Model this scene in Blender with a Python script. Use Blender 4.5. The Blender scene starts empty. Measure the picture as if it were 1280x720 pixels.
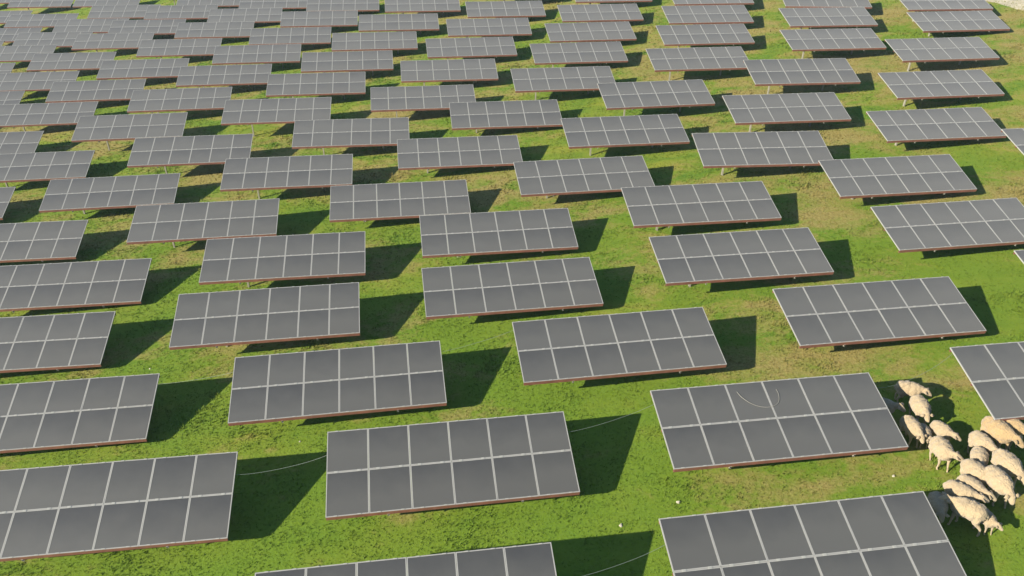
import bpy, bmesh, math, random
import numpy as np
from mathutils import Vector, Matrix, noise

random.seed(11)
rng = np.random.default_rng(11)
scene = bpy.context.scene
COL = scene.collection
PI = math.pi

# ------------------------------------------------------------------ measured layout
# row from the front, x, y, z of the table centre, azimuth, tilt, apparent width, seen in the photo
TABLES = [
    (0, -2.09, 10.19, 1.15, 0.1461, 0.2713, 370, 1),
    (0, 6.91, 11.52, 1.58, 0.1495, 0.2856, 330, 1),
    (1, -10.66, 14.03, 0.02, 0.1373, 0.3004, 317, 1),
    (1, -1.55, 15.05, 0.77, 0.1531, 0.2863, 295, 1),
    (1, 7.38, 16.18, 1.50, 0.1491, 0.2608, 273, 1),
    (1, 16.44, 17.83, 1.95, 0.1497, 0.2829, 247, 1),
    (2, -14.77, 18.45, -0.86, 0.1448, 0.2806, 267, 1),
    (2, -5.43, 19.11, 0.17, 0.1670, 0.2629, 256, 1),
    (2, 3.47, 20.31, 0.92, 0.1650, 0.2433, 238, 1),
    (2, 12.39, 21.82, 1.39, 0.1554, 0.2609, 220, 1),
    (2, 21.23, 23.37, 2.17, 0.1471, 0.2698, 205, 1),
    (3, -18.27, 22.77, -1.36, 0.1323, 0.2808, 231, 1),
    (3, -8.92, 23.37, -0.28, 0.1598, 0.2688, 225, 1),
    (3, -0.03, 24.73, 0.24, 0.1637, 0.2420, 210, 1),
    (3, 8.73, 25.84, 1.14, 0.1560, 0.2490, 199, 1),
    (3, 17.95, 27.80, 1.63, 0.1663, 0.2698, 182, 1),
    (4, -18.84, 27.42, -1.76, 0.1405, 0.2710, 202, 1),
    (4, -9.48, 27.88, -0.49, 0.1451, 0.2598, 197, 1),
    (4, -0.65, 29.42, 0.02, 0.1501, 0.2522, 185, 1),
    (4, 8.20, 30.78, 0.87, 0.1470, 0.2572, 176, 1),
    (4, 17.48, 32.78, 1.47, 0.1531, 0.2771, 163, 1),
    (4, 26.68, 34.82, 2.36, 0.1471, 0.2698, 154, 1),
    (5, -23.81, 31.81, -2.28, 0.1374, 0.2802, 182, 1),
    (5, -14.42, 32.24, -1.17, 0.1581, 0.2601, 179, 1),
    (5, -5.45, 33.64, -0.63, 0.1536, 0.2467, 169, 1),
    (5, 3.41, 34.95, 0.23, 0.1658, 0.2543, 161, 1),
    (5, 12.29, 36.22, 1.25, 0.0984, 0.2958, 158, 1),
    (5, 21.82, 38.67, 1.76, 0.1514, 0.2718, 143, 1),
    (6, -30.34, 36.83, -3.02, 0.1533, 0.2690, 164, 1),
    (6, -21.23, 37.09, -2.16, 0.1711, 0.2540, 162, 1),
    (6, -11.78, 37.30, -0.93, 0.1412, 0.2614, 158, 1),
    (6, -2.96, 39.12, -0.41, 0.1444, 0.2564, 150, 1),
    (6, 5.94, 39.97, 0.62, 0.1535, 0.2697, 145, 1),
    (6, 14.95, 41.56, 1.48, 0.1374, 0.2861, 139, 1),
    (6, 24.43, 44.12, 2.16, 0.1544, 0.2717, 129, 1),
    (7, -28.28, 41.81, -2.92, 0.1588, 0.2659, 148, 1),
    (7, -18.47, 41.54, -1.60, 0.1503, 0.2768, 147, 1),
    (7, -9.43, 42.60, -0.79, 0.1298, 0.2662, 142, 1),
    (7, -0.55, 44.64, -0.28, 0.1398, 0.2833, 134, 1),
    (7, 8.33, 45.08, 0.96, 0.1726, 0.2763, 131, 1),
    (7, 17.38, 47.04, 1.86, 0.1208, 0.3019, 127, 1),
    (7, 27.02, 49.93, 2.57, 0.1528, 0.2694, 117, 1),
    (8, -33.90, 46.38, -3.57, 0.1466, 0.2697, 136, 1),
    (8, -24.37, 46.81, -2.32, 0.1575, 0.2770, 134, 1),
    (8, -14.96, 47.08, -1.19, 0.1379, 0.2691, 132, 1),
    (8, -5.85, 48.04, -0.53, 0.1455, 0.2639, 128, 1),
    (8, 3.09, 49.43, 0.40, 0.1455, 0.2712, 123, 1),
    (8, 12.00, 51.12, 1.36, 0.1446, 0.2800, 119, 1),
    (8, 21.33, 53.33, 2.18, 0.1337, 0.2689, 114, 1),
    (8, 31.07, 56.43, 2.78, 0.1526, 0.2756, 106, 1),
    (9, -41.89, 51.56, -4.58, 0.1642, 0.2642, 126, 0),
    (9, -32.78, 51.80, -3.46, 0.1603, 0.2697, 124, 1),
    (9, -22.97, 51.71, -2.20, 0.1618, 0.2654, 123, 1),
    (9, -13.65, 52.34, -1.16, 0.1450, 0.2748, 120, 1),
    (9, -4.61, 53.22, -0.33, 0.1383, 0.2683, 117, 1),
    (9, 4.39, 54.89, 0.55, 0.1532, 0.2697, 113, 1),
    (9, 13.40, 56.32, 1.59, 0.1455, 0.2771, 109, 1),
    (9, 22.51, 58.07, 2.53, 0.1265, 0.2707, 106, 1),
    (9, 31.36, 59.81, 3.39, 0.1235, 0.2682, 103, 1),
    (10, -41.17, 57.01, -4.56, 0.1833, 0.2513, 116, 1),
    (10, -31.16, 56.34, -3.26, 0.1619, 0.2807, 115, 1),
    (10, -21.47, 56.59, -2.01, 0.1538, 0.2693, 114, 1),
    (10, -12.39, 57.04, -0.96, 0.1532, 0.2647, 112, 1),
    (10, -3.35, 58.23, -0.12, 0.1559, 0.2685, 109, 1),
    (10, 5.57, 59.75, 0.77, 0.1621, 0.2704, 105, 1),
    (10, 14.51, 61.16, 1.85, 0.1335, 0.2753, 103, 1),
    (10, 23.55, 62.24, 2.93, 0.0231, 0.3101, 105, 1),
    (11, -47.67, 60.82, -5.23, 0.1624, 0.2626, 110, 0),
    (11, -38.50, 60.61, -4.07, 0.1590, 0.2669, 109, 1),
    (11, -29.37, 60.72, -2.92, 0.1554, 0.2705, 108, 1),
    (11, -20.25, 60.94, -1.68, 0.1586, 0.2669, 107, 1),
    (11, -11.13, 61.83, -0.77, 0.1458, 0.2648, 104, 1),
    (11, -2.20, 62.96, 0.18, 0.1421, 0.2633, 102, 1),
    (11, 6.69, 64.43, 1.08, 0.1488, 0.2669, 99, 1),
    (11, 15.61, 65.68, 2.21, 0.1408, 0.2684, 96, 1),
    (12, -46.63, 65.43, -4.97, 0.1532, 0.2670, 102, 1),
    (12, -37.45, 65.20, -3.80, 0.1471, 0.2698, 102, 1),
    (12, -28.31, 65.75, -2.64, 0.1564, 0.2715, 101, 1),
    (12, -18.85, 65.85, -1.55, 0.1496, 0.2672, 99, 1),
    (12, -9.83, 66.47, -0.45, 0.1408, 0.2729, 98, 1),
    (12, -0.97, 67.99, 0.42, 0.1415, 0.2673, 95, 1),
    (12, 8.01, 69.13, 1.52, 0.1458, 0.2688, 93, 1),
    (13, -45.19, 69.93, -4.63, 0.1486, 0.2692, 96, 1),
    (13, -36.09, 70.24, -3.45, 0.1471, 0.2698, 95, 1),
    (13, -26.82, 70.36, -2.34, 0.1450, 0.2701, 94, 1),
    (13, -17.33, 70.15, -1.17, 0.1436, 0.2637, 94, 1),
    (13, -8.38, 71.51, -0.10, 0.1437, 0.2683, 92, 1),
    (13, 0.60, 72.62, 0.92, 0.1448, 0.2676, 90, 0),
    (14, -52.54, 73.97, -5.44, 0.1473, 0.2697, 92, 1),
    (14, -43.29, 73.22, -4.24, 0.1471, 0.2698, 92, 1),
    (14, -34.40, 73.76, -3.08, 0.1471, 0.2698, 91, 1),
    (14, -25.33, 74.56, -2.07, 0.1470, 0.2543, 90, 1),
    (14, -16.13, 74.83, -0.95, 0.1392, 0.2721, 89, 1),
    (15, -50.44, 77.25, -5.00, 0.1472, 0.2698, 88, 1),
    (15, -41.20, 76.68, -3.81, 0.1471, 0.2698, 89, 1),
    (15, -32.60, 77.77, -2.64, 0.1544, 0.2706, 87, 1),
    (15, -23.25, 77.56, -1.48, 0.1471, 0.2698, 87, 1),
    (16, -57.68, 81.17, -5.80, 0.1471, 0.2698, 85, 0),
    (16, -48.53, 81.16, -4.53, 0.1471, 0.2698, 85, 1),
    (16, -39.53, 80.56, -3.36, 0.1471, 0.2698, 85, 1),
    (16, -30.63, 81.01, -2.18, 0.1471, 0.2698, 84, 1),
    (17, -55.69, 85.15, -5.28, 0.1471, 0.2698, 81, 1),
    (17, -43.72, 86.10, -3.56, 0.1471, 0.2698, 80, 1),
    (17, -34.42, 85.06, -2.39, 0.1482, 0.2695, 81, 0),
    (18, -62.07, 89.87, -5.88, 0.1471, 0.2698, 78, 0),
    (18, -52.89, 89.56, -4.58, 0.1471, 0.2698, 78, 1),
    (19, -60.77, 94.27, -5.35, 0.1471, 0.2698, 74, 1),
]

HC = 1.274          # height of a table centre above the ground
W, D = 6.6, 2.4965  # table size: six modules by two
MW, MD = W / 6, D / 2
SUN_AZ, SUN_EL = math.radians(30.3), math.radians(24.5)   # direction the light travels, elevation

def soft(v, lo, hi, s):
    v = np.asarray(v, float)
    v = np.where(v > hi, hi + s * np.tanh((v - hi) / s), v)
    return np.where(v < lo, lo + s * np.tanh((v - lo) / s), v)

def ground_z(x, y):
    x = soft(x, -70, 60, 25); y = soft(y, 2, 95, 20)
    X = x / 27.5; Y = (y - 45.833) / 45.833
    return 2.66 * X + .212 * Y + .581 * X * Y - .181 * X * X + 2.275 * Y * Y - HC

def gz(x, y):
    return float(ground_z(x, y))

# ------------------------------------------------------------------ materials
def new_mat(name):
    m = bpy.data.materials.new(name); m.use_nodes = True
    nt = m.node_tree; b = nt.nodes['Principled BSDF']
    return m, nt, b

def N(nt, typ, **kw):
    n = nt.nodes.new(typ)
    for k, v in kw.items():
        if hasattr(n, k): setattr(n, k, v)
        else: n.inputs[k].default_value = v
    return n

def ramp(nt, fac, stops, interp='LINEAR'):
    r = nt.nodes.new('ShaderNodeValToRGB'); r.color_ramp.interpolation = interp
    e = r.color_ramp.elements
    while len(e) < len(stops): e.new(0.5)
    for i, (p, c) in enumerate(stops):
        e[i].position = p; e[i].color = (*c, 1) if len(c) == 3 else c
    nt.links.new(fac, r.inputs[0]); return r.outputs[0]

def mix(nt, fac, a, b, mode='MIX'):
    m = nt.nodes.new('ShaderNodeMix'); m.data_type = 'RGBA'; m.blend_type = mode
    for i, v in ((0, fac), (6, a), (7, b)):
        if isinstance(v, (int, float)): m.inputs[i].default_value = v
        elif isinstance(v, tuple): m.inputs[i].default_value = (*v, 1)
        else: nt.links.new(v, m.inputs[i])
    return m.outputs[2]

def noise_tex(nt, vec, scale, detail=4, rough=.55, dist=0.):
    n = nt.nodes.new('ShaderNodeTexNoise')
    n.inputs['Scale'].default_value = scale; n.inputs['Detail'].default_value = detail
    n.inputs['Roughness'].default_value = rough; n.inputs['Distortion'].default_value = dist
    nt.links.new(vec, n.inputs['Vector']); return n.outputs['Fac']

def turf_colour(nt):
    """meadow colours laid out in world space, shared by the soil sheet and the blades"""
    geo = nt.nodes.new('ShaderNodeNewGeometry')
    mp = nt.nodes.new('ShaderNodeMapping')
    mp.inputs['Rotation'].default_value = (0, 0, -.15)
    mp.inputs['Scale'].default_value = (.62, 1., 0.)
    nt.links.new(geo.outputs['Position'], mp.inputs['Vector'])
    flat = nt.nodes.new('ShaderNodeMapping'); flat.inputs['Scale'].default_value = (1, 1, 0)
    nt.links.new(geo.outputs['Position'], flat.inputs['Vector'])
    v = mp.outputs[0]; fv = flat.outputs[0]
    big = noise_tex(nt, v, .16, 3, .5)
    mid = noise_tex(nt, v, .55, 6, .65, .4)
    fine = noise_tex(nt, fv, 3.2, 5, .7)
    tiny = noise_tex(nt, fv, 11., 4, .75)
    wide = noise_tex(nt, fv, .085, 3, .5, .3)
    green = ramp(nt, mid, [(.34, GREEN[0]), (.5, GREEN[1]), (.66, GREEN[2])])
    lush = mix(nt, ramp(nt, fine, [(.40, (0, 0, 0)), (.8, (.7, .7, .7))]), green, GREEN[3])
    # the near end of the field is lusher, the far end grazed and yellower
    sp = nt.nodes.new('ShaderNodeSeparateXYZ'); nt.links.new(geo.outputs['Position'], sp.inputs[0])
    fy = nt.nodes.new('ShaderNodeMapRange'); fy.inputs['From Min'].default_value = 14; fy.inputs['From Max'].default_value = 42
    fy.inputs['To Min'].default_value = .15; fy.inputs['To Max'].default_value = -.06
    nt.links.new(sp.outputs['Y'], fy.inputs['Value'])
    wn = nt.nodes.new('ShaderNodeMath'); wn.operation = 'ADD'; nt.links.new(wide, wn.inputs[0]); nt.links.new(fy.outputs[0], wn.inputs[1])
    lush = mix(nt, ramp(nt, wn.outputs[0], [(.40, (0, 0, 0)), (.62, (.75, .75, .75))]), lush, GREEN[4])
    # dry straw patches
    add = nt.nodes.new('ShaderNodeMath'); add.operation = 'MULTIPLY_ADD'
    nt.links.new(mid, add.inputs[0]); add.inputs[1].default_value = .55
    sc = nt.nodes.new('ShaderNodeMath'); sc.operation = 'MULTIPLY_ADD'
    nt.links.new(fine, sc.inputs[0]); sc.inputs[1].default_value = .22
    nt.links.new(add.outputs[0], sc.inputs[2])
    sb = nt.nodes.new('ShaderNodeMath'); sb.operation = 'MULTIPLY'
    nt.links.new(big, sb.inputs[0]); sb.inputs[1].default_value = .60
    nt.links.new(sb.outputs[0], add.inputs[2])
    dn = nt.nodes.new('ShaderNodeMath'); dn.operation = 'MULTIPLY_ADD'; dn.inputs[1].default_value = -.30
    nt.links.new(fy.outputs[0], dn.inputs[0]); nt.links.new(sc.outputs[0], dn.inputs[2]); sc = dn
    fx = nt.nodes.new('ShaderNodeMapRange'); fx.inputs['From Min'].default_value = 8; fx.inputs['From Max'].default_value = 32
    fx.inputs['To Min'].default_value = 0; fx.inputs['To Max'].default_value = .035
    nt.links.new(sp.outputs['X'], fx.inputs['Value'])
    dx = nt.nodes.new('ShaderNodeMath'); dx.operation = 'ADD'; nt.links.new(fx.outputs[0], dx.inputs[0]); nt.links.new(sc.outputs[0], dx.inputs[1]); sc = dx
    dry = ramp(nt, sc.outputs[0], [(.668, (0, 0, 0)), (.725, (.5, .5, .5)), (.80, (.92, .92, .92))])
    straw = ramp(nt, tiny, [(.3, DRY[0]), (.5, DRY[1]), (.7, DRY[2])])
    c = mix(nt, dry, lush, straw)
    return c, fine, tiny, fv

GREEN = [(.088, .172, .018), (.145, .200, .022), (.235, .235, .034), (.180, .215, .024), (.120, .192, .017)]
DRY = [(.17, .135, .042), (.25, .20, .065), (.33, .27, .11)]

def mat_ground():
    m, nt, b = new_mat('turf_soil')
    c, fine, tiny, fv = turf_colour(nt)
    c = mix(nt, ramp(nt, tiny, [(.28, (.55, .55, .55)), (.55, (1, 1, 1)), (.75, (1.15, 1.15, 1.15))]), c, c) if False else c
    dk = ramp(nt, tiny, [(.3, (.86, .86, .84)), (.5, (1, 1, 1))])
    c = mix(nt, 1., c, dk, 'MULTIPLY')
    nt.links.new(c, b.inputs['Base Color'])
    b.inputs['Roughness'].default_value = 1.; b.inputs['Specular IOR Level'].default_value = .1
    bp = nt.nodes.new('ShaderNodeBump'); bp.inputs['Strength'].default_value = .45; bp.inputs['Distance'].default_value = .05
    h = nt.nodes.new('ShaderNodeMath'); h.operation = 'ADD'
    nt.links.new(fine, h.inputs[0]); nt.links.new(tiny, h.inputs[1])
    nt.links.new(h.outputs[0], bp.inputs['Height']); nt.links.new(bp.outputs[0], b.inputs['Normal'])
    return m

def mat_blades():
    m, nt, b = new_mat('grass_blades')
    c, fine, tiny, fv = turf_colour(nt)
    at = nt.nodes.new('ShaderNodeAttribute'); at.attribute_name = 'tone'
    tone = ramp(nt, at.outputs['Fac'], [(0, (.88, .92, .85)), (.5, (1.05, 1.05, 1.)), (1, (1.4, 1.25, 1.25))])
    c = mix(nt, 1., c, tone, 'MULTIPLY')
    nt.links.new(c, b.inputs['Base Color'])
    b.inputs['Roughness'].default_value = .7; b.inputs['Specular IOR Level'].default_value = .2
    tr = nt.nodes.new('ShaderNodeBsdfTranslucent'); nt.links.new(c, tr.inputs['Color'])
    ms = nt.nodes.new('ShaderNodeMixShader'); ms.inputs[0].default_value = .35
    nt.links.new(b.outputs[0], ms.inputs[1]); nt.links.new(tr.outputs[0], ms.inputs[2])
    out = nt.nodes['Material Output']; nt.links.new(ms.outputs[0], out.inputs['Surface'])
    return m

def mat_glass():
    m, nt, b = new_mat('module_glass')
    tc = nt.nodes.new('ShaderNodeTexCoord'); oi = nt.nodes.new('ShaderNodeObjectInfo')
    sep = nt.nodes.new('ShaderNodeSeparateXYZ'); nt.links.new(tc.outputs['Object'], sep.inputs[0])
    # each module grows lighter towards its lower edge, with cloudy variation
    off = nt.nodes.new('ShaderNodeVectorMath'); off.operation = 'ADD'
    cmb = nt.nodes.new('ShaderNodeCombineXYZ')
    ml = nt.nodes.new('ShaderNodeMath'); ml.operation = 'MULTIPLY'; ml.inputs[1].default_value = 91.
    nt.links.new(oi.outputs['Random'], ml.inputs[0]); nt.links.new(ml.outputs[0], cmb.inputs[0]); nt.links.new(ml.outputs[0], cmb.inputs[1])
    nt.links.new(tc.outputs['Object'], off.inputs[0]); nt.links.new(cmb.outputs[0], off.inputs[1])
    cloud = noise_tex(nt, off.outputs[0], 1.6, 4, .6)
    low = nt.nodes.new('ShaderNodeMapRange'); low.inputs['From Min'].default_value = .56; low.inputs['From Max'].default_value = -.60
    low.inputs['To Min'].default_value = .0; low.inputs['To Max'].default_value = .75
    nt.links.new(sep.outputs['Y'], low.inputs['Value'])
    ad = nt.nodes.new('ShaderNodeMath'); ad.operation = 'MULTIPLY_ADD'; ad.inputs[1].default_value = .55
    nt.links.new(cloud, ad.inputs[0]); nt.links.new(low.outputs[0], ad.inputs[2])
    rr = nt.nodes.new('ShaderNodeMath'); rr.operation = 'MULTIPLY_ADD'; rr.inputs[1].default_value = .22
    nt.links.new(oi.outputs['Random'], rr.inputs[0]); nt.links.new(ad.outputs[0], rr.inputs[2])
    sc = nt.nodes.new('ShaderNodeSeparateColor'); nt.links.new(oi.outputs['Color'], sc.inputs[0])
    r2 = nt.nodes.new('ShaderNodeMath'); r2.operation = 'ADD'
    nt.links.new(rr.outputs[0], r2.inputs[0]); nt.links.new(sc.outputs[0], r2.inputs[1]); rr = r2
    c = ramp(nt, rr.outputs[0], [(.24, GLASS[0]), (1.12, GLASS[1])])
    nt.links.new(c, b.inputs['Base Color'])
    b.inputs['Roughness'].default_value = .58; b.inputs['IOR'].default_value = 1.5
    b.inputs['Specular IOR Level'].default_value = .5
    b.inputs['Sheen Weight'].default_value = .25; b.inputs['Sheen Roughness'].default_value = .6; b.inputs['Sheen Tint'].default_value = (1, .975, .92, 1)
    return m
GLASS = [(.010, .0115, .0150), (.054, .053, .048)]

def simple(name, col, rough=.6, metal=0., nscale=6., var=.18, coord='Object'):
    m, nt, b = new_mat(name)
    tc = nt.nodes.new('ShaderNodeTexCoord')
    n = noise_tex(nt, tc.outputs[coord], nscale, 5, .6)
    lo = tuple(v * (1 - var) for v in col); hi = tuple(min(1, v * (1 + var)) for v in col)
    nt.links.new(ramp(nt, n, [(.3, lo), (.7, hi)]), b.inputs['Base Color'])
    b.inputs['Roughness'].default_value = rough; b.inputs['Metallic'].default_value = metal
    return m, nt, b

M = {}
M['ground'] = mat_ground()
M['blades'] = mat_blades()
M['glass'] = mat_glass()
M['alu'] = simple('aluminium_frame', (.29, .282, .255), .5, .0, 3., .08)[0]
M['clamp'] = simple('clamp_steel', (.33, .325, .29), .4, 0., 9., .1)[0]
M['back'] = simple('module_back', (.10, .10, .10), .6)[0]
M['oxide'] = simple('red_oxide_steel', (.20, .080, .052), .65, 0., 2.2, .28)[0]
M['galv'] = simple('galvanised_steel', (.33, .31, .25), .5, .2, 4., .12)[0]
M['cable'] = simple('cable_sheath', (.13, .15, .13), .5, 0., 8., .05)[0]
M['dirt'] = simple('pale_dirt', (.40, .35, .24), .95, 0., 1.3, .25, 'Object')[0]

def wool(name, col):
    m, nt, b = new_mat(name)
    tc = nt.nodes.new('ShaderNodeTexCoord')
    n = noise_tex(nt, tc.outputs['Object'], 7., 6, .7)
    n2 = noise_tex(nt, tc.outputs['Object'], 38., 3, .6)
    c = ramp(nt, n, [(.28, tuple(v * .72 for v in col)), (.55, col), (.75, tuple(min(1, v * 1.13) for v in col))])
    nt.links.new(c, b.inputs['Base Color'])
    b.inputs['Roughness'].default_value = .95; b.inputs['Specular IOR Level'].default_value = .1
    b.inputs['Sheen Weight'].default_value = .25
    bp = nt.nodes.new('ShaderNodeBump'); bp.inputs['Strength'].default_value = 1.; bp.inputs['Distance'].default_value = .035
    nt.links.new(n2, bp.inputs['Height']); nt.links.new(bp.outputs[0], b.inputs['Normal'])
    return m
M['cream'] = wool('cream_fleece', (.39, .295, .175))
M['tan'] = wool('tan_fleece', (.37, .255, .125))
M['face'] = simple('sheep_skin', (.50, .39, .31), .8, 0, 20., .12)[0]
M['eye'] = simple('sheep_eye', (.03, .02, .02), .3)[0]
M['hoof'] = simple('hoof_horn', (.10, .08, .06), .6)[0]

# ------------------------------------------------------------------ mesh helpers
def add_box(bm, c, s, mi=0):
    """axis-aligned box: centre c, full size s"""
    x, y, z = (v / 2 for v in s)
    vs = [bm.verts.new((c[0] + a * x, c[1] + b * y, c[2] + d * z)) for a in (-1, 1) for b in (-1, 1) for d in (-1, 1)]
    for f in ((0, 1, 3, 2), (4, 6, 7, 5), (0, 4, 5, 1), (2, 3, 7, 6), (0, 2, 6, 4), (1, 5, 7, 3)):
        bm.faces.new([vs[i] for i in f]).material_index = mi

def add_tube(bm, pts, r, n=8, cap=True):
    rings = []
    pts = [Vector(p) for p in pts]
    for i, p in enumerate(pts):
        t = (pts[min(i + 1, len(pts) - 1)] - pts[max(i - 1, 0)]).normalized()
        a = t.cross(Vector((0, 0, 1)) if abs(t.z) < .95 else Vector((1, 0, 0))).normalized(); b = t.cross(a)
        rr = r[i] if isinstance(r, (list, tuple)) else r
        rings.append([bm.verts.new(p + (a * math.cos(k * 2 * PI / n) + b * math.sin(k * 2 * PI / n)) * rr) for k in range(n)])
    for q, s in zip(rings, rings[1:]):
        for k in range(n): bm.faces.new((q[k], q[(k + 1) % n], s[(k + 1) % n], s[k]))
    if cap: bm.faces.new(rings[0]); bm.faces.new(list(reversed(rings[-1])))

def to_mesh(bm, name, mats, smooth=False):
    me = bpy.data.meshes.new(name)
    bmesh.ops.recalc_face_normals(bm, faces=bm.faces[:])
    bm.to_mesh(me); bm.free()
    for m in (mats if isinstance(mats, (list, tuple)) else [mats]): me.materials.append(m)
    if smooth: me.polygons.foreach_set('use_smooth', [True] * len(me.polygons))
    return me

def obj(name, me, parent=None):
    o = bpy.data.objects.new(name, me); COL.objects.link(o)
    if parent is not None: o.parent = parent
    return o

def tag(o, label=None, cat=None, group=None, kind=None):
    if label: o['label'] = label
    if cat: o['category'] = cat
    if group: o['group'] = group
    if kind: o['kind'] = kind
    return o

# ------------------------------------------------------------------ terrain
def axis(lo, hi, step, far):
    a = list(np.arange(lo, hi + 1e-6, step)); s = step; x = hi
    while x < far: s *= 1.35; x += s; a.append(x)
    s = step; x = lo; pre = []
    while x > -far: s *= 1.35; x -= s; pre.append(x)
    return np.array(pre[::-1] + a)

def build_ground():
    xs = axis(-75, 80, .8, 4000); ys = axis(-12, 120, .8, 4000)
    X, Y = np.meshgrid(xs, ys); Z = ground_z(X, Y)
    v = np.stack([X.ravel(), Y.ravel(), Z.ravel()], 1)
    nx, ny = len(xs), len(ys)
    i = (np.arange(ny - 1)[:, None] * nx + np.arange(nx - 1)[None]).ravel()
    f = np.stack([i, i + 1, i + nx + 1, i + nx], 1)
    me = bpy.data.meshes.new('ground')
    me.vertices.add(len(v)); me.vertices.foreach_set('co', v.ravel())
    me.loops.add(f.size); me.loops.foreach_set('vertex_index', f.ravel())
    me.polygons.add(len(f)); me.polygons.foreach_set('loop_start', np.arange(len(f)) * 4)
    me.update(calc_edges=True); me.validate()
    me.polygons.foreach_set('use_smooth', [True] * len(f))
    me.materials.append(M['ground'])
    tag(obj('ground', me), kind='structure')
build_ground()

# ------------------------------------------------------------------ camera
PITCH, ROLL, F1280, CAMH = .57080, .01703, 970.61, 16.012
Fv = Vector((0, math.cos(PITCH), -math.sin(PITCH))); R0 = Vector((1, 0, 0)); U0 = R0.cross(Fv)
Rv = R0 * math.cos(ROLL) + U0 * math.sin(ROLL); Uv = -R0 * math.sin(ROLL) + U0 * math.cos(ROLL)
cam = bpy.data.cameras.new('camera'); camo = bpy.data.objects.new('camera', cam); COL.objects.link(camo)
mt = Matrix((Rv, Uv, -Fv)).transposed().to_4x4(); mt.translation = (0, 0, CAMH)
camo.matrix_world = mt
cam.sensor_width = 36; cam.lens = F1280 / 1280 * 36; cam.clip_end = 12000; cam.clip_start = .1
scene.camera = camo

def in_view(x, y, z, m=30):
    d = np.stack([x, y, z - CAMH], -1); q = d @ np.array(Fv)
    u = 640 + F1280 * (d @ np.array(Rv)) / q; w = 360 - F1280 * (d @ np.array(Uv)) / q
    return (q > 1) & (u > -m) & (u < 1280 + m) & (w > -m) & (w < 720 + m), q

# ------------------------------------------------------------------ grass
def build_grass():
    n = 1900000
    x = rng.uniform(-60, 55, n); y = rng.uniform(4, 90, n)
    z = ground_z(x, y)
    ok, dist = in_view(x, y, z, 90)
    keep = rng.uniform(0, 1, n) < np.clip((24. / dist) ** 2.0, .06, 1.)
    ok &= keep
    x, y, z, dist = x[ok], y[ok], z[ok], dist[ok]
    n = len(x)
    nb = 3
    clump = np.array([noise.noise(Vector((a * .9, b * .9, 3.))) for a, b in zip(x, y)])
    clump2 = np.array([noise.noise(Vector((a * .45, b * .45, 11.))) + .5 * noise.noise(Vector((a * 1.9, b * 1.9, 7.))) for a, b in zip(x, y)])
    sc = np.clip(dist / 24., 1, 2.6) ** .8
    h0 = (.013 + .029 * rng.random(n) ** 2) * (1 + .7 * clump + 2.6 * np.clip(clump2, 0, 1) ** 1.5) * sc
    # verts: 3 per blade
    ang = rng.uniform(0, 2 * PI, (n, nb)); lean = rng.uniform(.15, .95, (n, nb))
    hh = h0[:, None] * rng.uniform(.7, 1.25, (n, nb)); wd = (.010 + .012 * rng.random((n, nb))) * sc[:, None]
    bx = x[:, None] + rng.uniform(-.03, .03, (n, nb)) * sc[:, None]; by = y[:, None] + rng.uniform(-.03, .03, (n, nb)) * sc[:, None]
    bz = np.repeat(z[:, None], nb, 1) - .004
    pa = ang + PI / 2 + rng.uniform(-.5, .5, (n, nb))
    A = np.stack([bx - np.cos(pa) * wd, by - np.sin(pa) * wd, bz], -1)
    B = np.stack([bx + np.cos(pa) * wd, by + np.sin(pa) * wd, bz], -1)
    T = np.stack([bx + np.cos(ang) * hh * lean, by + np.sin(ang) * hh * lean, bz + hh], -1)
    v = np.stack([A, B, T], 2).reshape(-1, 3)
    nf = len(v) // 3
    me = bpy.data.meshes.new('grass')
    me.vertices.add(len(v)); me.vertices.foreach_set('co', v.ravel())
    me.loops.add(nf * 3); me.loops.foreach_set('vertex_index', np.arange(nf * 3))
    me.polygons.add(nf); me.polygons.foreach_set('loop_start', np.arange(nf) * 3)
    me.update(calc_edges=True)
    at = me.attributes.new('tone', 'FLOAT', 'FACE')
    at.data.foreach_set('value', np.repeat(rng.random(n), nb) * .6 + rng.random(nf) * .4)
    me.materials.append(M['blades'])
    tag(obj('grass', me), 'short bright green grass with dry straw patches covering the field', 'grass', kind='stuff')
    print('grass blades', nf)
build_grass()

# ------------------------------------------------------------------ dirt track, top right
def ray_ground(px, py):
    d = Fv + Rv * ((px - 640) / F1280) + Uv * ((360 - py) / F1280); r = 10.
    for _ in range(200):
        P = Vector((0, 0, CAMH)) + d * r
        r += (P.z - gz(P.x, P.y)) / -d.z * .7
    return Vector((0, 0, CAMH)) + d * r
def build_track():
    a = ray_ground(1226, 0); b = ray_ground(1282, 13)
    t = (b - a); t.z = 0; t.normalize(); nrm = Vector((-t.y, t.x, 0))
    if nrm.y < 0: nrm = -nrm
    bm = bmesh.new(); rows = []
    for i in range(-40, 61):
        s = i * .6
        e0 = .35 * noise.noise(Vector((s * .5, 0, 0))) + .12 * noise.noise(Vector((s * 2.3, 4, 0)))
        e1 = 3.4 + .4 * noise.noise(Vector((s * .4, 9, 0)))
        row = []
        for k in range(7):
            p = a + t * s + nrm * (e0 + (e1 - e0) * k / 6)
            row.append(bm.verts.new((p.x, p.y, gz(p.x, p.y) + (.022 if 0 < k < 6 else .0))))
        rows.append(row)
    for r, q in zip(rows, rows[1:]):
        for k in range(6): bm.faces.new((r[k], r[k + 1], q[k + 1], q[k]))
    tag(obj('dirt_track', to_mesh(bm, 'dirt_track', M['dirt'], True)), kind='structure')
build_track()

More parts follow.
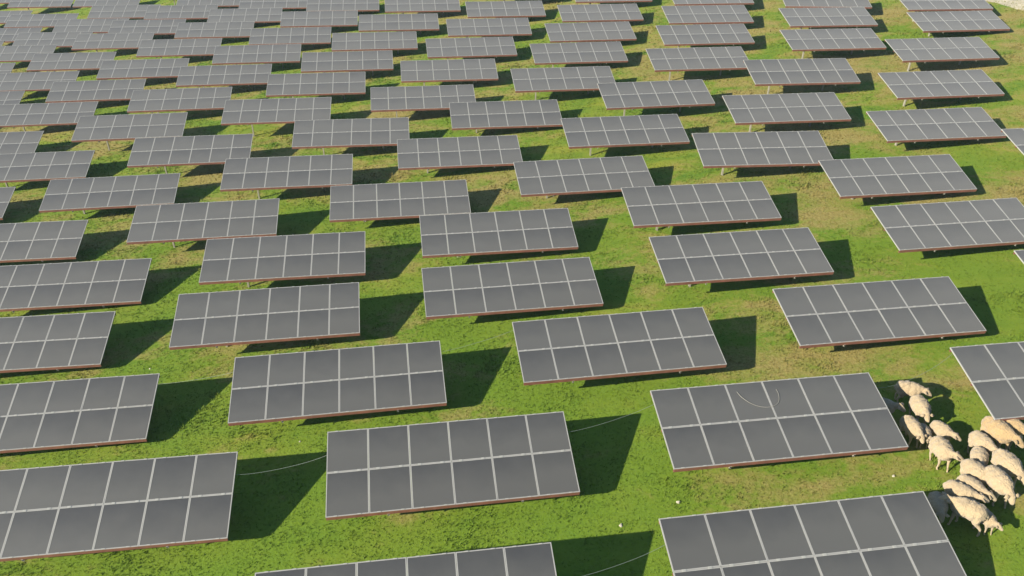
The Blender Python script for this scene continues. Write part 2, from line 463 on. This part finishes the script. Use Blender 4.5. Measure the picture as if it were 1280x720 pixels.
# ------------------------------------------------------------------ solar table part meshes (shared)
def module_mesh():
    bm = bmesh.new(); w, d = MW - .006, MD - .006; b = .025; t = .038
    # frame bars, 4 mm proud of the glass
    add_box(bm, (0, d / 2 - b / 2, -t / 2 + .004), (w, b, t), 1)
    add_box(bm, (0, -d / 2 + b / 2, -t / 2 + .004), (w, b, t), 1)
    for s in (-1, 1): add_box(bm, (s * (w / 2 - b / 2), 0, -t / 2 + .004), (b, d - 2 * b, t), 1)
    # end clamps, a little brighter and prouder than the frame
    for sx in (-.3, .3):
        for sy in (-1, 1): add_box(bm, (sx, sy * (d / 2 - .012), .007), (.09, .026, .012), 3)
    # laminate between them
    add_box(bm, (0, 0, -.004), (w - 2 * b, d - 2 * b, .008), 0)
    # junction box behind
    add_box(bm, (0, d * .3, -.022), (.12, .09, .024), 2)
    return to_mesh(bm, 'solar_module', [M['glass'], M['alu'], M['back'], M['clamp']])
def rail_mesh(h, w):
    """lipped channel along the table"""
    bm = bmesh.new()
    add_box(bm, (0, 0, 0), (W - .02, .006, h))
    add_box(bm, (0, w / 2 + .003, h / 2 - .004), (W - .02, w, .008))
    add_box(bm, (0, w / 2 + .003, -h / 2 + .004), (W - .02, w, .008))
    add_box(bm, (0, w - .001, h / 2 - .018), (W - .02, .008, .020))
    add_box(bm, (0, w - .001, -h / 2 + .018), (W - .02, .008, .020))
    return to_mesh(bm, 'rail', M['oxide'])
def rafter_mesh():
    bm = bmesh.new(); L = D + .05
    add_box(bm, (0, 0, 0), (.006, L, .09)); add_box(bm, (.028, 0, .0415), (.05, L, .007)); add_box(bm, (.028, 0, -.0415), (.05, L, .007))
    return to_mesh(bm, 'cross_beam', M['galv'])
def post_mesh():
    bm = bmesh.new(); L = 1.75
    add_box(bm, (0, 0, -L / 2), (.008, .10, L)); add_box(bm, (0, .05, -L / 2), (.075, .008, L)); add_box(bm, (0, -.05, -L / 2), (.075, .008, L))
    add_box(bm, (0, 0, -.03), (.11, .16, .012))
    return to_mesh(bm, 'post', M['galv'])
def brace_mesh(a, b):
    bm = bmesh.new(); add_tube(bm, [a, b], .024, 6)
    return to_mesh(bm, 'brace', M['galv'])
ME = dict(module=module_mesh(), front=rail_mesh(.115, .06), mid=rail_mesh(.08, .05), rafter=rafter_mesh(), post=post_mesh())
ME['brace'] = brace_mesh((0, 0, -.75), (0, -.62, -.02)); 

def local_parts(tilt):
    """(name, mesh, location, rotation) of every part; z = 0 is the module plane centre"""
    c, s = math.cos(tilt), math.sin(tilt)
    P = lambda x, y, z: (x, y * c - z * s, y * s + z * c)
    out = []
    for r in range(2):
        for k in range(6):
            out.append(('solar_module', 'module', P(-W / 2 + MW * (k + .5), (r - .5) * MD, 0), (tilt, 0, 0)))
    out.append(('front_rail', 'front', P(0, -D / 2 - .006, -.070), (tilt - .12, 0, 0)))
    out.append(('purlin', 'mid', P(0, -.05, -.080), (tilt, 0, 0)))
    out.append(('purlin', 'mid', P(0, D / 2 - .09, -.080), (tilt, 0, 0)))
    for u in (.235, .765):
        x = (u - .5) * W
        out.append(('cross_beam', 'rafter', P(x, .0, -.158), (tilt, 0, 0)))
        py = .22
        out.append(('post', 'post', (x, py, py * math.tan(tilt) - .20), (0, 0, 0)))
        out.append(('brace', 'brace', (x + .05, py, py * math.tan(tilt) - .20), (0, 0, 0)))
    return out

ORD = ['zeroth', 'first', 'second', 'third', 'fourth', 'fifth', 'sixth', 'seventh', 'eighth', 'ninth', 'tenth', 'eleventh', 'twelfth',
       'thirteenth', 'fourteenth', 'fifteenth', 'sixteenth', 'seventeenth', 'eighteenth', 'nineteenth', 'twentieth', 'twenty-first']
def build_table(T, idx, count, first):
    row, x, y, z, az, tilt, wpx, seen = T
    g = gz(x, y)
    root = bpy.data.objects.new('solar_table', None); COL.objects.link(root)
    root.location = (x, y, g); root.rotation_euler = (0, 0, az); root.empty_display_size = .5
    rw = ORD[row + 1]
    fr = 'front row' if row == 0 else rw + ' row from the front'
    if not seen: pos = 'grey solar table just beyond the photo edge, in the %s' % fr
    elif idx == 1: pos = 'leftmost grey solar table in the %s' % fr
    elif idx == count: pos = 'rightmost grey solar table in the %s' % fr
    else: pos = 'grey solar table %s from the left in the %s' % (ORD[idx], fr)
    special = {(0, 2): 'grey solar table in the front row just left of the grazing sheep',
               (1, 3): 'grey solar table with a loop of loose pale cable lying on its glass'}
    if seen and (row, idx) in special: pos = special[(row, idx)]
    tag(root, pos, 'solar panel', 'tilted solar tables in staggered rows on the meadow')
    soil = random.uniform(-.14, .12)      # some tables are dustier than others
    for nm, key, loc, rot in local_parts(tilt):
        o = first.pop((nm, key), None) if False else None
        c = bpy.data.objects.new(nm, ME[key]); COL.objects.link(c); c.parent = root
        c.color = (max(0, .10 + soil), 0, 0, 1)
        j = random.uniform(-.007, .007) if nm == 'solar_module' else 0
        c.location = (loc[0], loc[1], loc[2] + (z - g)); c.rotation_euler = (rot[0] + j, j * .6, 0)
    return root
byrow = {}
for T in TABLES: byrow.setdefault(T[0], []).append(T)
ROOTS = {}
for r, L in byrow.items():
    L.sort(key=lambda a: a[1]); seen = [T for T in L if T[7]]
    for T in L:
        i = seen.index(T) + 1 if T[7] else 0
        ROOTS[(r, i if T[7] else -len(ROOTS))] = (build_table(T, i, len(seen), {}), T)

def table_point(T, u, v, h=0.):
    """a point on a table: u 0..1 left to right, v 0 (top edge) .. 1 (front edge), h above the glass"""
    row, x, y, z, az, ti = T[:6]
    ex = Vector((math.cos(az), math.sin(az), 0)); ey = Vector((-math.sin(az) * math.cos(ti), math.cos(az) * math.cos(ti), math.sin(ti)))
    return Vector((x, y, z)) + ex * ((u - .5) * W) + ey * ((.5 - v) * D) + ex.cross(ey) * h

# ------------------------------------------------------------------ pale stones in the grass
def stone(px, py, r, lab, seed):
    P = ray_ground(px, py); bm = bmesh.new(); rr = random.Random(seed)
    bmesh.ops.create_icosphere(bm, subdivisions=3, radius=1)
    for v in bm.verts:
        n = noise.noise(v.co * 1.3 + Vector((seed * 7, 0, 0))) * .45 + noise.noise(v.co * 3.1 + Vector((0, seed * 3, 0))) * .15
        v.co = v.co * (1 + n); v.co = Vector((v.co.x * r, v.co.y * r * .75, v.co.z * r * .45))
    o = obj('stone', to_mesh(bm, 'stone', M['stone'], True)); o.location = (P.x, P.y, gz(P.x, P.y) + r * .12)
    o.rotation_euler = (0, 0, rr.uniform(0, 6)); tag(o, lab, 'stone')
M['stone'] = simple('pale_stone', (.42, .38, .28), .9, 0, 14., .3)[0]
stone(1117, 595, .05, 'small pale stone alone on the bright grass strip below the table with the cable loop', 1)
stone(187.5, 461, .04, 'tiny pale stone in the grass above the shadow, left part of the field', 2)
stone(375, 552, .035, 'tiny pale stone on green grass left of the front middle table', 3)
stone(776, 657, .055, 'pale crumbled stone on the grass between two front tables, nearer the shadow', 4)
stone(848, 628, .065, 'larger pale stone on the grass between the front tables, higher up', 5)

# ------------------------------------------------------------------ loose cables between neighbours
def cable(Ta, Tb, va, vb, sag, label):
    a = table_point(Ta, .97, va, -.07); b = table_point(Tb, .02, vb, -.07)
    pts = []
    for i in range(25):
        t = i / 24; p = a.lerp(b, t); p.z -= 4 * sag * t * (1 - t) * (1 - .25 * math.sin(t * 3)); pts.append(p)
    bm = bmesh.new(); add_tube(bm, pts, .0042, 6)
    o = obj('cable', to_mesh(bm, 'cable', M['cable'], True))
    tag(o, label, 'cable', 'loose cables strung between neighbouring solar tables')
def TT(r, i): return [T for T in byrow[r] if T[7]][i]
cable(TT(0, 0), TT(0, 1), .35, .22, .30, 'pale loose cable hanging between the two solar tables of the front row')
cable(TT(1, 0), TT(1, 1), .26, .25, .24, 'pale loose cable sagging in the second row gap nearest the left edge')
cable(TT(1, 1), TT(1, 2), .26, .15, .20, 'pale loose cable sagging over the shadow in the middle of the second row')
cable(TT(1, 2), TT(1, 3), .16, .05, .62, 'pale loose cable crossing behind the topmost sheep towards the rightmost table')
cable(TT(2, 0), TT(2, 1), .15, .20, .12, 'thin pale cable along the shadow edge, leftmost gap of the third row')
cable(TT(2, 1), TT(2, 2), .18, .10, .12, 'thin pale cable in the second gap from left of the third row')
def loop_cable():
    T = TT(1, 2)
    uv = [(.372, .12), (.385, .20), (.415, .29), (.455, .345), (.50, .35), (.535, .30), (.55, .20), (.548, .13)]
    P = [table_point(T, u, v, .018) for u, v in uv]; pts = []
    for i in range(len(P) - 1):
        p0, p1, p2, p3 = P[max(i - 1, 0)], P[i], P[i + 1], P[min(i + 2, len(P) - 1)]
        for k in range(6):
            t = k / 6
            pts.append(.5 * ((2 * p1) + (p2 - p0) * t + (2 * p0 - 5 * p1 + 4 * p2 - p3) * t * t + (3 * p1 - p0 - 3 * p2 + p3) * t ** 3))
    pts.append(P[-1])
    bm = bmesh.new(); add_tube(bm, pts, .0050, 6)
    tag(obj('cable', to_mesh(bm, 'cable', M['galv'], True)), 'loose loop of pale cable lying on top of a solar table in the second row', 'cable')
loop_cable()

# ------------------------------------------------------------------ sheep
def blob(bm, c, r, rot=None, seg=3):
    m = Matrix.Translation(c) @ (rot.to_4x4() if rot else Matrix.Identity(4)) @ Matrix.Diagonal((*r, 1))
    bmesh.ops.create_icosphere(bm, subdivisions=seg, radius=1, matrix=m)

def sheep_mesh(P, seed):
    bm = bmesh.new(); rnd = random.Random(seed)
    # trunk: deep chest narrowing to the belly, broad rump
    for x, z, rx, ry, rz in ((-.225, .60, .185, .215, .19), (-.10, .585, .215, .245, .22), (.045, .58, .215, .245, .225), (.165, .585, .16, .20, .20)):
        blob(bm, (x, 0, z), (rx, ry, rz))
    # neck and head
    yaw, pit = P['yaw'], P['pitch']         # pitch: angle of the neck above the horizontal
    base = Vector((.21, 0, .65))
    nd = Vector((math.cos(pit) * math.cos(yaw), math.cos(pit) * math.sin(yaw), math.sin(pit)))
    poll = base + nd * P.get('neck', .21)
    for i in range(7):
        t = i / 6; c = base.lerp(poll, t); r = .125 - .052 * t
        blob(bm, c, (r, r, r), seg=2)
    hp = P['hpitch']; hy = yaw + P.get('hyaw', 0)
    hd = Vector((math.cos(hp) * math.cos(hy), math.cos(hp) * math.sin(hy), math.sin(hp)))
    for t, r in ((0, .092), (.04, .092), (.08, .084), (.115, .075), (.145, .068), (.168, .058)):
        blob(bm, poll + hd * t, (r, r * .9, r), seg=2)
    side = Vector((-math.sin(hy), math.cos(hy), 0)); up = hd.cross(side) * -1
    if up.z < 0 and abs(hp) < 1.2: up = -up
    # legs with joints
    g = P['gait']
    def chain(pts, rs):
        for (a, ra), (b, rb) in zip(zip(pts, rs), list(zip(pts, rs))[1:]):
            a = Vector(a); b = Vector(b); n = max(2, int((b - a).length / .018))
            for i in range(n + 1):
                t = i / n; r = ra + (rb - ra) * t; blob(bm, a.lerp(b, t), (r, r, r), seg=1)
    for s in (-1, 1):
        d = g * s
        chain([(.17, s * .125, .47), (.18 + d * .4, s * .105, .36), (.185 + d * .6, s * .10, .215), (.18 + d, s * .11, .06), (.198 + d, s * .10, .028)], [.075, .05, .033, .026, .030])
        d = -g * s
        chain([(-.24, s * .13, .50), (-.21 + d * .3, s * .12, .38), (-.315 + d * .6, s * .11, .235), (-.295 + d, s * .105, .06), (-.278 + d, s * .105, .028)], [.11, .072, .036, .027, .030])
    # tail
    chain([(-.38, 0, .64), (-.42, 0, .57), (-.425, 0, .46)], [.035, .032, .022])
    me = bpy.data.meshes.new('tmp'); bm.to_mesh(me); bm.free()
    o = bpy.data.objects.new('tmp', me); COL.objects.link(o)
    md = o.modifiers.new('r', 'REMESH'); md.mode = 'VOXEL'; md.voxel_size = .0145
    sm = o.modifiers.new('s', 'SMOOTH'); sm.iterations = 4; sm.factor = .5
    dg = bpy.context.evaluated_depsgraph_get(); ev = o.evaluated_get(dg)
    out = bpy.data.meshes.new_from_object(ev)
    bpy.data.objects.remove(o, do_unlink=True); bpy.data.meshes.remove(me)
    bm = bmesh.new(); bm.from_mesh(out)
    # ears welded to the head: pointed drooping leaves
    faces_mat = {}
    for v in bm.verts:
        v.normal_update()
    off = rnd.uniform(0, 50)
    for v in bm.verts:
        hdist = (v.co - poll).dot(hd)
        woolly = v.co.z > .33 and hdist < .015
        if woolly:
            q = v.co * 9 + Vector((off, 0, 0))
            a = noise.noise(q) * .016 + abs(noise.noise(q * 2.9)) * .022 - .004 + noise.noise(q * 7) * .009
            v.co += v.normal * a
    for f in bm.faces:
        c = f.calc_center_median(); hdist = (c - poll).dot(hd)
        near = (c - (poll + hd * max(0, min(.19, hdist)))).length < .13
        mi = 0
        if c.z < .045: mi = 3
        elif c.z < .30 and not (near and hdist > 0): mi = 1
        elif hdist > .015 and near:
            mi = 1
            for s in (-1, 1):
                if (c - (poll + hd * .075 + side * s * .066 + up * .034)).length < .019: mi = 2
        f.material_index = mi; f.smooth = True
    for s in (-1, 1):
        root = poll + hd * .012 + side * s * .062 + up * .040
        tip = root + side * s * .140 + hd * .02 - up * .012
        w = hd * .048; th = up * .012
        m0 = root.lerp(tip, .45)
        vs = [bm.verts.new(p) for p in (root - w * .5 - th, root + w * .5 - th, root + w * .4 + th, root - w * .4 + th,
                                        m0 - w * 1.05 - th * .6, m0 + w * 1.05 - th * .6, m0 + w * .9 + th * .7, m0 - w * .9 + th * .7, tip)]
        for f in ((0, 1, 5, 4), (1, 2, 6, 5), (2, 3, 7, 6), (3, 0, 4, 7), (4, 5, 8), (5, 6, 8), (6, 7, 8), (7, 4, 8), (3, 2, 1, 0)):
            ff = bm.faces.new([vs[i] for i in f]); ff.material_index = 1; ff.smooth = True
    bmesh.ops.recalc_face_normals(bm, faces=bm.faces[:])
    bm.to_mesh(out); bm.free(); out.name = 'sheep'
    out.materials.clear()
    for m in (M[P['wool']], M['face'], M['eye'], M['hoof']): out.materials.append(m)
    return out

# x, y, heading in degrees, size, neck pitch, neck yaw, head pitch, head yaw, gait, wool, label
SHEEP = [
 (12.10, 18.13, -24, 1.00, .0, -.25, -.7, 0, .04, 'cream', 'cream sheep farthest up the picture, standing sideways behind the flock'),
 (12.02, 17.25, -92, 1.04, -.05, -.1, -.8, .1, .03, 'cream', 'large cream sheep walking down from the topmost sheep, head low'),
 (11.02, 17.40, -34, 1.00, .35, .1, -.6, -.3, .0, 'cream', 'sheep peeping out from under the table edge with only its head showing'),
 (11.42, 16.40, -82, 1.00, -.15, 0., -1.0, .1, .03, 'cream', 'narrow cream sheep beside the table corner with its face to the ground'),
 (11.72, 16.30, -92, 0.78, -.1, .2, -.7, 0, .02, 'cream', 'small shaded sheep squeezed between two cream sheep near the table corner'),
 (12.22, 16.29, -66, 0.88, .05, .2, -.6, .3, .03, 'cream', 'cream sheep looking right on the shadow gap above the crowded flock'),
 (11.80, 15.43, -88, 1.04, .1, .75, -.5, .3, .06, 'cream', 'cream sheep standing on the sunny grass strip just off the table corner'),
 (12.99, 15.67, -74, 0.98, .0, .1, -.8, 0, .02, 'cream', 'pale plump sheep just left of the big tan sheep'),
 (12.64, 15.14, -116, 0.90, .05, .2, -.9, 0, .02, 'cream', 'short sheep facing the camera in the middle of the flock'),
 (13.55, 15.97, -72, 1.22, .0, .2, -.7, .2, .04, 'tan', 'big tan sheep coming out from under the rightmost table'),
 (13.98, 16.20, -58, 1.15, .0, 0., -.6, 0, .02, 'tan', 'tan sheep half hidden under the table at the right edge'),
 (13.14, 14.71, -82, 1.14, -.25, .1, -.9, 0, .03, 'cream', 'large cream sheep at the right edge of the photo, head lowered'),
 (12.25, 14.52, -66, 1.04, .0, .2, -.7, .3, .03, 'cream', 'cream sheep leading to the face-on one, ear standing out over its neighbour'),
 (12.57, 14.08, -84, 1.16, -.35, 0., -1.1, 0, .05, 'cream', 'long cream sheep stepping down with a round shadow on its back'),
 (11.90, 14.02, -62, 0.98, .0, .2, -.6, .3, .02, 'cream', 'thin strip of a sheep wedged behind the broad sheep by the table'),
 (11.53, 13.82, -48, 1.02, .12, .2, -.5, .4, .03, 'cream', 'broad cream sheep with upright ears, partly in the table shadow'),
 (11.36, 13.24, 142, 1.10, .15, .10, -.35, .5, .06, 'cream', 'biggest near sheep turned away to the left, rump towards the lamb'),
 (11.84, 13.10, -84, 0.72, .15, .3, -.5, .2, .02, 'cream', 'small pale lamb in front at the bottom of the flock'),
 (10.80, 13.50, -104, 0.92, .0, 0., -.8, 0, .03, 'cream', 'sheep standing fully in blue shade beside the front table edge'),
]
for i, (x, y, hd, sc, pit, yaw, hp, hy, gait, wl, lab) in enumerate(SHEEP):
    me = sheep_mesh(dict(yaw=yaw, pitch=pit, hpitch=hp, hyaw=hy, gait=gait, wool=wl), i)
    o = obj('sheep', me)
    o.location = (x, y, gz(x, y) - .008); o.rotation_euler = (0, 0, math.radians(hd)); o.scale = (sc, sc, sc)
    # lean with the slope of the field
    e = .3; h = math.radians(hd)
    sx = (gz(x + e * math.cos(h), y + e * math.sin(h)) - gz(x - e * math.cos(h), y - e * math.sin(h))) / (2 * e)
    sy = (gz(x - e * math.sin(h), y + e * math.cos(h)) - gz(x + e * math.sin(h), y - e * math.cos(h))) / (2 * e)
    o.rotation_euler = (Matrix.Rotation(h, 3, 'Z') @ Matrix.Rotation(-math.atan(sx), 3, 'Y') @ Matrix.Rotation(math.atan(sy), 3, 'X')).to_euler()
    tag(o, lab, 'sheep', 'sheep grazing together beside the tables')

# ------------------------------------------------------------------ light
SUN, SKY, EXPO = 5.0, .072, 1.12
world = bpy.data.worlds.new('World'); scene.world = world; world.use_nodes = True
nt = world.node_tree; bg = nt.nodes['Background']
sky = nt.nodes.new('ShaderNodeTexSky'); sky.sky_type = 'NISHITA'; sky.sun_disc = False
tosun = Vector((-math.cos(SUN_AZ) * math.cos(SUN_EL), -math.sin(SUN_AZ) * math.cos(SUN_EL), math.sin(SUN_EL)))
sky.sun_elevation = SUN_EL; sky.sun_rotation = math.atan2(tosun.x, tosun.y)
sky.dust_density = .4; sky.air_density = 1.2; sky.ozone_density = 4.0
nt.links.new(sky.outputs[0], bg.inputs[0]); bg.inputs[1].default_value = SKY
sl = bpy.data.lights.new('sun', 'SUN'); sl.energy = SUN; sl.angle = math.radians(.5); sl.color = (1., .93, .80)
so = bpy.data.objects.new('sun', sl); COL.objects.link(so)
so.rotation_euler = (-tosun).to_track_quat('-Z', 'Y').to_euler()
so.location = tosun * 200
# thin evening air over the field
bm = bmesh.new(); add_box(bm, (0, 0, -5), (11600, 11600, 90))
m = bpy.data.materials.new('haze'); m.use_nodes = True; ht = m.node_tree; ht.nodes.clear()
ho = ht.nodes.new('ShaderNodeOutputMaterial'); pv = ht.nodes.new('ShaderNodeVolumePrincipled')
pv.inputs['Color'].default_value = (.62, .82, 1, 1); pv.inputs['Density'].default_value = .00034
ht.links.new(pv.outputs[0], ho.inputs['Volume'])
tag(obj('haze', to_mesh(bm, 'haze', m)), kind='stuff')
vs = scene.view_settings
scene.display_settings.display_device = 'sRGB'
vs.view_transform = 'Standard'; vs.look = 'None'; vs.gamma = 1; vs.exposure = EXPO; vs.use_curve_mapping = False
scene.render.engine = 'CYCLES'
scene.render.resolution_x = 1024; scene.render.resolution_y = 576
